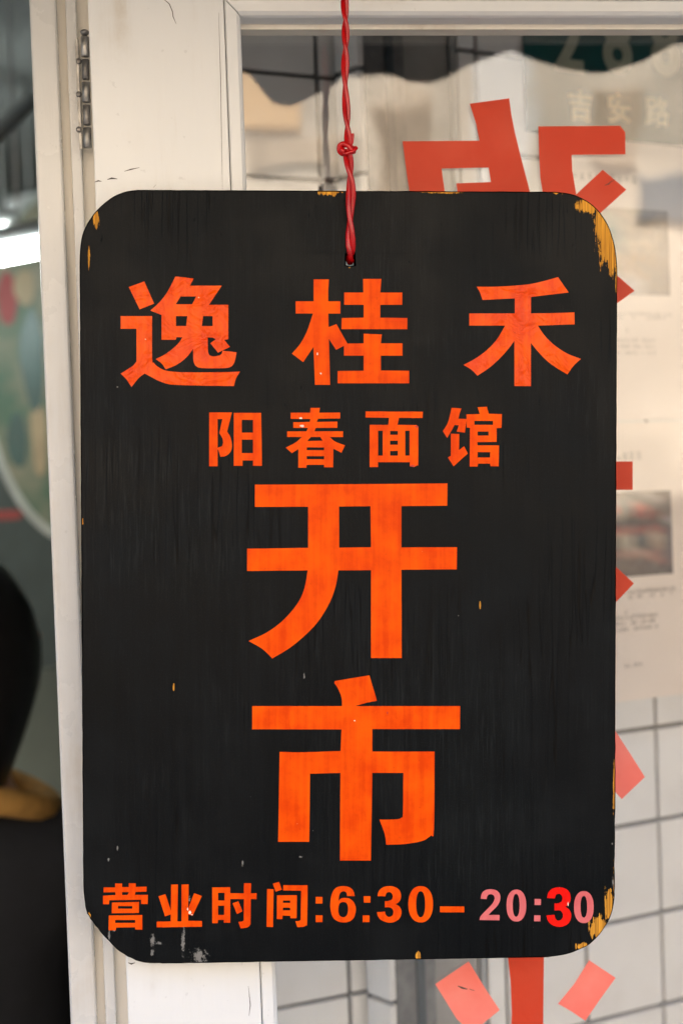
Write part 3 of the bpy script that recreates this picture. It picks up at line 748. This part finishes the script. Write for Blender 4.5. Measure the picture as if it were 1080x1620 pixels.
three = [(462, 162), (470, 130), (495, 105), (530, 95), (570, 97), (605, 115), (620, 145), (620, 180), (605, 205), (585, 217), (612, 235), (625, 265), (620, 300), (600, 327), (565, 342), (525, 342), (485, 325), (465, 300), (458, 272), (512, 268), (518, 290), (532, 303), (550, 303), (566, 290), (570, 268), (562, 250), (545, 240), (512, 240), (512, 197), (540, 195), (560, 185), (566, 165), (560, 145), (545, 134), (528, 138), (518, 150), (515, 164)]
def sm(P, lim=44): return soft(P, 5, lim)
glyph(c5, s5, [[sm(six), smooth([(228, 203), (250, 210), (260, 235), (260, 270), (248, 298), (228, 307), (205, 297), (195, 270), (195, 240), (205, 212)])]], O, name='digit')
glyph(c5, s5, [[[(367, 163), (413, 163), (413, 207), (369, 207)]], [rect(361, 294, 407, 340)]], O, name='colon')
glyph(c5, s5, [[sm(three)]], O, name='digit')
glyph(c5, s5, [[ell(756, 218, 84, 124, 64), ell(756, 218, 31, 89, 64)]], O, name='digit')
glyph(c5, s5, [[rect(888, 233, 1053, 273)]], O, name='dash')
c8 = (740, 1380); s8 = 5.143; PK = M['v_pink']
two = [(102, 215), (110, 175), (135, 148), (175, 137), (220, 143), (250, 165), (262, 200), (255, 240), (235, 275), (200, 310), (165, 347), (255, 347), (255, 390), (92, 388), (100, 360), (125, 330), (170, 285), (200, 250), (215, 215), (210, 190), (190, 178), (170, 180), (155, 195), (150, 218)]
glyph(c8, s8, [[sm(two)]], PK, 'faded pink figure two', 'digit')
glyph(c8, s8, [[ell(392, 270, 80, 130, 64), ell(390, 268, 28, 93, 64)]], PK, 'faded pink figure zero left of the pink colon', 'digit')
glyph(c8, s8, [[[(540, 216), (592, 218), (590, 266), (540, 266)]], [[(537, 350), (588, 350), (586, 398), (535, 398)]]], PK, 'faded pink colon', 'colon')
glyph(c8, s8, [[ell(940, 283, 80, 130, 64), ell(940, 280, 27, 88, 64)]], PK, 'faded pink figure zero at the end of the line', 'digit')
glyph(c8, s8, [[[(636+(x-458)*200/167, 122+(y-95)*318/247) for x, y in sm(three)]]], M['v_red'], 'bright red figure three stuck over the pink time', 'digit', .0004)

M['fleck'] = simple('pale_fleck', (.85, .72, .60), .6); M['redfleck'] = simple('dark_red_fleck', (.45, .01, .008), .4)
for x, y, a, b, mt in ((476, 661.5, 3.0, 1.8, 'fleck'), (478, 674, 3.6, 2.2, 'fleck'), (300.5, 1443, 2.4, 3.2, 'fleck'), (297, 1438, 1.2, 2.4, 'fleck'), (304, 1447, 1.8, 1.2, 'fleck'),
                       (897.5, 1430, 1.0, 3.4, 'fleck'), (507.5, 591, 1.4, 1.6, 'fleck'), (502, 560, .8, 3.0, 'fleck'), (659, 675, 2.6, 2.0, 'redfleck'), (652, 737, 4.0, 1.5, 'redfleck'), (612.5, 1128, 1.0, 2.2, 'redfleck'), (560.5, 1140, 1.2, 1.2, 'fleck')):
    lp = [BL(x+a*math.cos(q)*random.uniform(.6, 1.15), y+b*math.sin(q)*random.uniform(.6, 1.15)) for q in [2*math.pi*k/11 for k in range(11)]]
    link('paint_fleck', fin(slab_bm([lp], -.0001, .00055 if x > 890 else .00026), 'paint_fleck'), M[mt], board, False)

# ------------------------------------------------------------------ the red twisted wire
t = NT('red_plastic'); f = t.noise(t.coords(), 60, 3)
M['wire'] = t.set(t.mix(t.ramp(f, .3, .7), (.36, .0015, .003), (.50, .003, .005)), .26, spec=.5, normal=t.bump(t.noise(t.coords(), 300, 2), .15, .0004))
wire = empty('red_wire', UB(552, 230), 'red twisted plastic wire with a knot holding up the board', 'wire')
def WP(px, py, off):                                    # near the board's plane, off metres in front of it
    return U(px, py, BP + BN*off, BN)
def path(P, n=8):
    Q = [P[0]] + P + [P[-1]]; o = []
    for i in range(1, len(Q)-2):
        for k in range(n):
            u = k/n; p0, p1, p2, p3 = Q[i-1], Q[i], Q[i+1], Q[i+2]
            o.append(.5*((2*p1) + (p2-p0)*u + (2*p0-5*p1+4*p2-p3)*u*u + (3*p1-p0-3*p2+p3)*u**3))
    return o + [P[-1]]
u_ = .00047
def twist(P, pitch, amp, r, phase, name, n=14, taper_end=False):
    c = path(P, n); s = 0; A = [[], []]
    for i, p in enumerate(c):
        if i: s += (c[i]-c[i-1]).length
        tg = (c[min(i+1, len(c)-1)] - c[max(i-1, 0)]).normalized()
        b = (BN - tg*BN.dot(tg)).normalized(); e = tg.cross(b)
        ph = phase + 2*math.pi*s/pitch + .5*math.sin(s*70)
        for k in (0, 1):
            a = ph + math.pi*k; A[k].append(p + (e*math.cos(a) + b*math.sin(a))*amp)
    for k in (0, 1): link(name, tube_mesh(name, A[k], r, 12), M['wire'], wire)
up_pts = [WP(540, -150, .002), WP(543, -60, .003), WP(545, 0, .004), WP(546.5, 60, .004), WP(545.5, 125, .004), WP(548, 180, .0045), WP(551, 230, .005)]
twist(up_pts, 106*u_, 3.0*u_, 3.5*u_, .6, 'strand')
dn_pts = [WP(549, 236, .005), WP(553, 270, .005), WP(555, 300, .0045), WP(553.5, 340, .0042), WP(554, 375, .004), WP(555, 398, .002), WP(554.5, 408, -.003), WP(554, 412, -.012)]
twist(dn_pts, 112*u_, 3.7*u_, 4.2*u_, 1.9, 'strand')
# knot: a loop round the pair and a cut end
def tubepx(name, pts, r, n=8):
    link(name, tube_mesh(name, path([WP(*p) for p in pts], n), r*u_, 12), M['wire'], wire)
tubepx('knot', [(548, 244, .001), (541, 243, .004), (536.5, 238, .0055), (537, 231, .0065), (543, 227.5, .0075), (551, 231, .0085), (556, 238, .008), (559, 240, .005), (558, 235, .001), (551, 230, -.001), (544, 230, .003), (540, 236, .006), (545, 240, .007)], 3.9)
tubepx('knot', [(540, 241, .002), (546, 243, .0080), (553, 241, .0090), (559, 238, .0080), (562, 235, .006), (563.5, 233.5, .0055)], 3.3)
tubepx('loose_end', [(552, 238, .003), (556, 226, .004), (557.5, 216, .0045), (557, 211, .005)], 2.7)
nailp = WP(540, -150, .002)
nl = tag(link('nail', tube_mesh('nail', [Vector((nailp.x, YF+.012, nailp.z+.002)), Vector((nailp.x, YF-.018, nailp.z+.003)), Vector((nailp.x, YF-.0181, nailp.z+.003)), Vector((nailp.x, YF-.0196, nailp.z+.003))], [.0012, .0012, .003, .003], 12), M['nail']),
         'steel nail in the door rail above the wire', 'nail')

# ------------------------------------------------------------------ inside, left of the jamb
# ceiling lamps: three lit tubes
t = NT('lamp_tube'); t.b.inputs['Emission Color'].default_value = (.92, 1.0, .96, 1); t.b.inputs['Emission Strength'].default_value = 9.0; M['tube'] = t.m
M['fitting'] = simple('lamp_fitting', (.6, .62, .62), .4)
def lamp(px0, py0, px1, py1, y0, y1, label):
    a, b = UY(px0, py0, y0), UY(px1, py1, y1)
    root = empty('tube_lamp', (a+b)/2, label, 'lamp', 'lit tube lamps inside the shop')
    link('tube', tube_mesh('tube', [a, b], .014, 12), M['tube'], root)
    d = (b-a).normalized(); up = Vector((0, 0, .034))
    link('fitting', tube_mesh('fitting', [a+up-d*.03, b+up+d*.03], .018, 8), M['fitting'], root)
    for q, dd in ((a, 1), (b, -1)): link('end_cap', tube_mesh('end_cap', [q-d*.025*dd, q+d*.004*dd], .016, 12), M['fitting'], root)
    for fr in (.2, .8):
        q = a+(b-a)*fr; link('hanger', tube_mesh('hanger', [q+up, Vector((q.x, q.y, 2.75))], .003, 6), M['fitting'], root)
lamp(-260, 455, 95, 388, 1.25, 1.5, 'lowest and brightest lit tube lamp inside the doorway')
lamp(-260, 376, 70, 370, 2.0, 2.1, 'middle lit tube lamp inside the doorway')
lamp(28, 342, 120, 322, 2.6, 2.7, 'small farthest lit tube lamp inside the doorway')
# slanting rail
a, b = UY(-120, 320, .9), UY(140, 75, 1.3)
tag(link('ceiling_rail', tube_mesh('ceiling_rail', [a, b], .013, 4), M['metal']), 'slanting pale metal rail inside, upper left of the doorway', 'rail')
# round bowl picture on a stand board
t = NT('bowl_print'); f = t.noise(t.coords(), 6, 3)
M['bowl'] = t.set(t.mix(t.ramp(f, .35, .65), (.30, .28, .20), (.05, .14, .09)), .5)
M['noodle'] = simple('noodle_print', (.42, .33, .20), .5); M['rim'] = simple('bowl_rim', (.45, .50, .48), .4); M['redspot'] = simple('red_print', (.35, .05, .05), .5); M['dark'] = simple('dark_print', (.05, .075, .075), .6)
BY = 1.9
pb = UY(20, 640, BY)
bp = empty('bowl_poster', (pb.x, BY+.01, pb.z-.6), 'large printed picture of a bowl inside the doorway', 'poster')
box('backing', pb.x-.75, pb.x+.45, BY+.002, BY+.02, pb.z-.55, pb.z+.34, M['dark'], bp, .002)
ctr = UY(122, 575, BY); K = (BY+1.1)/F
T = Matrix.Translation((ctr.x, BY, ctr.z)) @ Matrix.Rotation(rad(90), 4, 'X')
me = fin(slab_bm([ell(0, 0, 150*K, 285*K, 64, 2), ell(0, 0, 139*K, 272*K, 64, 2)], 0, .003), 'rim'); me.transform(T); link('rim', me, M['rim'], bp)
me = fin(slab_bm([ell(0, 0, 139*K, 272*K, 64, 2)], 0, .002), 'soup'); me.transform(T); link('soup', me, M['bowl'], bp)
for (x, y, rx, ry, mt) in ((12, 478, 15, 42, M['redspot']), (52, 570, 17, 75, M['plate']), (30, 700, 16, 40, M['plate']), (62, 690, 14, 60, M['noodle']), (40, 455, 16, 30, M['noodle'])):
    c = UY(x, y, BY-.004); me = fin(slab_bm([[(px_*(1+.45*noise.noise(Vector((px_*14, py_*14, x*.3)))), py_*(1+.35*noise.noise(Vector((px_*11, py_*11, 7+x*.3))))) for px_, py_ in ell(0, 0, rx*K, ry*K, 40, 2)]], 0, .001), 'garnish'); me.transform(Matrix.Translation((c.x, BY-.0035-.0003*rx/10, c.z)) @ Matrix.Rotation(rad(90), 4, 'X')); link('garnish', me, mt, bp)
c = UY(8, 815, BY-.004); me = fin(slab_bm([ell(0, 0, 26*K, 7*K, 24, 4)], 0, .001), 'caption_bar'); me.transform(Matrix.Translation((c.x, BY-.001, c.z)) @ Matrix.Rotation(rad(90), 4, 'X')); link('caption_bar', me, M['redspot'], bp)

# ------------------------------------------------------------------ person standing inside, seen from behind
M['skin'] = simple('skin', (.55, .33, .23), .5, 0, .08, 20); M['cloth'] = simple('black_cloth', (.004, .0045, .006), .85, 0, .3, 40, .5)
M['collar'] = simple('mustard_collar', (.42, .22, .05), .85, 0, .2, 60, .4); M['hair'] = simple('black_hair', (.008, .007, .007), .38, 0, .3, 90)
M['trouser'] = simple('dark_trousers', (.02, .022, .028), .85)
HP = UY(-75, 868, .68)                                   # top of the head
sc = HP.z/1.60
person = empty('person', (HP.x, HP.y, 0), 'person with black hair and black top standing behind the doorway', 'person')
person.rotation_euler = (0, 0, rad(12))
def skin_obj(name, verts, edges, radii, root, mat, parent, sub=2):
    me = bpy.data.meshes.new(name); me.from_pydata([Vector(v)*sc for v in verts], edges, [])
    o = bpy.data.objects.new(name, me); col.objects.link(o); o.parent = parent; me.materials.append(mat)
    md = o.modifiers.new('Skin', 'SKIN'); md.use_smooth_shade = True
    for i, r in enumerate(radii):
        rr = r if isinstance(r, tuple) else (r, r)
        me.skin_vertices[0].data[i].radius = (rr[0]*sc, rr[1]*sc)
    me.skin_vertices[0].data[root].use_root = True
    s = o.modifiers.new('Subdivision', 'SUBSURF'); s.levels = sub; s.render_levels = sub
    dg = bpy.context.evaluated_depsgraph_get(); dg.update()
    m2 = bpy.data.meshes.new_from_object(o.evaluated_get(dg)); o.modifiers.clear(); o.data = m2
    if not m2.materials: m2.materials.append(mat)
    m2.polygons.foreach_set('use_smooth', [True]*len(m2.polygons))
    return o
# faces +Y (away from the camera)
V = [(0, 0, .86), (0, 0, 1.0), (0, -.01, 1.12), (0, -.01, 1.22), (0, .005, 1.33), (0, .02, 1.42), (0, .03, 1.50), (0, .03, 1.56)]
Rr = [(.13, .10), (.11, .08), (.12, .08), (.09, .055), .045, .055, (.075, .09), .055]
E = [(i, i+1) for i in range(7)]
for s in (-1, 1):
    b = len(V); V += [(.17*s, -.01, 1.20), (.205*s, -.01, 1.03), (.19*s, .10, .85), (.175*s, .14, .79)]; Rr += [.042, .040, .033, .03]; E += [(3, b), (b, b+1), (b+1, b+2), (b+2, b+3)]
    for k, (dx, dy) in enumerate(((-.025, .0), (-.010, .012), (.006, .012), (.020, .004))):
        c = len(V); V += [(.175*s+dx, .155+dy, .745), (.175*s+dx, .160+dy, .70+.008*abs(k-1.5))]; Rr += [.0095, .008]; E += [(b+3, c), (c, c+1)]
    c = len(V); V += [(.175*s-.04*s, .165, .76), (.175*s-.055*s, .185, .73)]; Rr += [.011, .009]; E += [(b+3, c), (c, c+1)]
    b = len(V); V += [(.085*s, 0, .80), (.09*s, .01, .46), (.09*s, -.01, .08), (.095*s, .09, .035)]; Rr += [.085, .055, .038, .035]; E += [(0, b), (b, b+1), (b+1, b+2), (b+2, b+3)]
skin_obj('body', V, E, Rr, 0, M['skin'], person)
V = [(0, 0, .80), (0, 0, .98), (0, -.012, 1.12), (0, -.012, 1.225), (0, 0, 1.30)]; Rr = [(.155, .12), (.14, .11), (.158, .12), (.155, .105), (.100, .095)]; E = [(0, 1), (1, 2), (2, 3), (3, 4)]
for s in (-1, 1):
    b = len(V); V += [(.12*s, -.012, 1.235), (.19*s, -.012, 1.20), (.215*s, -.012, 1.03), (.20*s, .09, .86)]; Rr += [.085, .078, .06, .048]; E += [(3, b), (b, b+1), (b+1, b+2), (b+2, b+3)]
skin_obj('top', V, E, Rr, 0, M['cloth'], person)
V = [(0, 0, .84)]; Rr = [(.15, .115)]; E = []
for s in (-1, 1):
    b = len(V); V += [(.088*s, 0, .76), (.092*s, .01, .46), (.092*s, -.01, .07)]; Rr += [.10, .075, .065]; E += [(0, b), (b, b+1), (b+1, b+2)]
skin_obj('trousers', V, E, Rr, 0, M['trouser'], person)
for s in (-1, 1):
    skin_obj('shoe', [(.093*s, -.03, .035), (.094*s, .06, .035), (.10*s, .13, .028)], [(0, 1), (1, 2)], [(.042, .038), (.045, .036), (.035, .026)], 0, M['hair'], person)
# collar ring
P = [Vector((math.cos(a)*.100, math.sin(a)*.088-.01, 1.318-.020*math.cos(a)**2-.014*math.cos(a)))*sc for a in [2*math.pi*k/28 for k in range(29)]]
me = tube_mesh('collar', P, .017*sc, 10); link('collar', me, M['collar'], person, False)
# hair: a long cap narrowing to a loose end on the shoulder
bm = bmesh.new(); bmesh.ops.create_uvsphere(bm, u_segments=40, v_segments=32, radius=1)
for v in bm.verts:
    p = v.co.copy(); n1 = noise.noise(p*3.1)*.04
    z = p.z*(.125 if p.z > 0 else .235)
    w = .100 if p.z > -.15 else .100*(1 - .55*((-p.z-.15)/.85)**1.2)
    y = p.y*(.115 if p.y < 0 else .07*(1 if p.z > 0 else .5))
    x = p.x*w*(1+n1)
    v.co = Vector((x, -.002+y*(1+n1)+(.02 if p.z > 0 else .02*(1+p.z)), 1.475+z))*sc
link('hair', fin(bm, 'hair', True), M['hair'], person, False)
for s in (-1, 1):
    skin_obj('ear', [(.088*s, .03, 1.475), (.096*s, .025, 1.495), (.092*s, .03, 1.455)], [(0, 1), (0, 2)], [.012, .011, .008], 0, M['skin'], person)

# ------------------------------------------------------------------ outside: awning over the shop front and the sunlit house across the lane
aw = empty('awning', (0, -.55, 2.1), 'dark cloth awning with wavy lower edge mirrored in the glass', 'awning')
AY = -.55
EDGE = [UY(x, y, -AY + .011) for x, y in ((60, 110), (200, 150), (300, 112), (380, 122), (440, 172), (500, 150), (550, 117), (600, 121), (645, 135), (690, 137), (740, 112), (800, 92), (860, 104), (910, 113), (960, 114), (1010, 97), (1080, 64), (1150, 80), (1230, 115))]
EDGE = [(p.x, p.z) for p in EDGE]
def edge_z(x):                                          # scallops of the valance, repeated along its length
    a, b = EDGE[0][0], EDGE[-1][0]; x = a + (x-a) % (b-a)
    for (p, q), (r, w) in zip(EDGE, EDGE[1:]):
        if p <= x <= r:
            u = (x-p)/(r-p); u = u*u*(3-2*u); return q + (w-q)*u
    return EDGE[-1][1]
bm = bmesh.new(); N = 220; rows = []
for i in range(N+1):
    x = -2.6 + 5.2*i/N; dy = .008*math.sin(x*24)
    rows.append([bm.verts.new((x, AY+dy, edge_z(x))), bm.verts.new((x, AY+dy*.4, 2.52)), bm.verts.new((x, AY+.006+dy*.4, 2.52)), bm.verts.new((x, AY+.006+dy, edge_z(x)))])
for a, b in zip(rows, rows[1:]):
    for k in range(4): bm.faces.new((a[k], a[(k+1) % 4], b[(k+1) % 4], b[k]))
bm.faces.new(rows[0]); bm.faces.new(rows[-1][::-1]); bmesh.ops.recalc_face_normals(bm, faces=bm.faces[:])
link('valance', fin(bm, 'valance', True), M['awning'], aw)
bm = bmesh.new(); v = [bm.verts.new(p) for p in ((-2.6, AY+.01, 2.50), (2.6, AY+.01, 2.50), (2.6, .0, 2.72), (-2.6, .0, 2.72), (-2.6, AY+.01, 2.53), (2.6, AY+.01, 2.53), (2.6, .0, 2.75), (-2.6, .0, 2.75))]
for q in ((0, 1, 2, 3), (7, 6, 5, 4), (0, 4, 5, 1), (1, 5, 6, 2), (2, 6, 7, 3), (3, 7, 4, 0)): bm.faces.new([v[k] for k in q])
bmesh.ops.recalc_face_normals(bm, faces=bm.faces[:]); link('canopy', fin(bm, 'canopy'), M['awning'], aw)
for x in (-2.5, 2.5): link('arm', tube_mesh('arm', [Vector((x, 0, 2.25)), Vector((x, AY+.02, 2.49))], .015, 8), M['metal'], aw)

M['facade'] = simple('sunlit_plaster', (.65, .555, .435), .9, 0, .34, .9, .3); M['fac_trim'] = simple('facade_trim', (.70, .66, .60), .8)
M['fac_glass'] = simple('facade_glass', (.05, .065, .075), .15); M['fac_tan'] = simple('tan_plaster', (.44, .34, .24), .9, 0, .25, 3); M['fac_dark'] = simple('dark_band_paint', (.09, .075, .06), .5, 0, .4, 2); M['fac_blue'] = simple('blue_patch_paint', (.06, .12, .17), .6); M['fac_warm'] = simple('ochre_door', (.72, .47, .24), .7)
FY = -7.5
house = empty('opposite_house', (0, FY, 0), 'sunlit plaster house across the lane mirrored in the glass', 'building')
box('wall', -9, 9, FY-.4, FY, 0, 5.2, M['facade'], house)
box('dark_reflection_band', -9, 9, FY+.0, FY+.06, 0, 1.45, M['fac_dark'], house)  # added dark band for street shade; darkens reflections low on the board
box('cornice', -9.1, 9.1, FY-.42, FY+.12, 5.2, 5.4, M['fac_trim'], house, .02)
for x, z, w, h in ((-6.5, 1.6, 1.3, 1.3), (-3.4, 2.9, 1.2, 1.5), (4.4, 2.9, 1.2, 1.5), (5.6, 1.6, 1.3, 1.1)):
    f = box('window', x-w/2, x+w/2, FY+.002, FY+.05, z, z+h, M['fac_trim'], house, .01)
    for k in (-1, 1): box('pane', x+k*w*.24-w*.2, x+k*w*.24+w*.2, FY+.052, FY+.058, z+.08, z+h-.08, M['fac_glass'], f)
for xa, xb, ya, yb, mt, nm in ((735, 845, -400, 700, 'fac_trim', 'reflection_band'), (600, 700, 150, 330, 'fac_tan', 'panel'), (368, 470, 128, 200, 'fac_warm', 'panel'), (380, 560, 215, 262, 'fac_tan', 'panel'), (930, 1010, 150, 260, 'fac_tan', 'panel')):  # bands and patches added to vary the reflection in the glass
    p, q = UY(xa, ya, -FY), UY(xb, yb, -FY)
    box(nm, p.x, q.x, FY+.001, FY+.04, max(q.z, 1.5), min(p.z, 5.1), M[mt], house, .008)
q = UY(1062, 305, -FY)
box('reflection_patch', q.x-.20, q.x+.35, FY+.002, FY+.05, q.z-.16, q.z+.13, M['fac_blue'], house, .01)  # added blue patch that gives the bluish spot in the glass reflection
box('door', -3.6, -2.5, FY+.062, FY+.10, 0, 2.2, M['fac_warm'], house, .01)
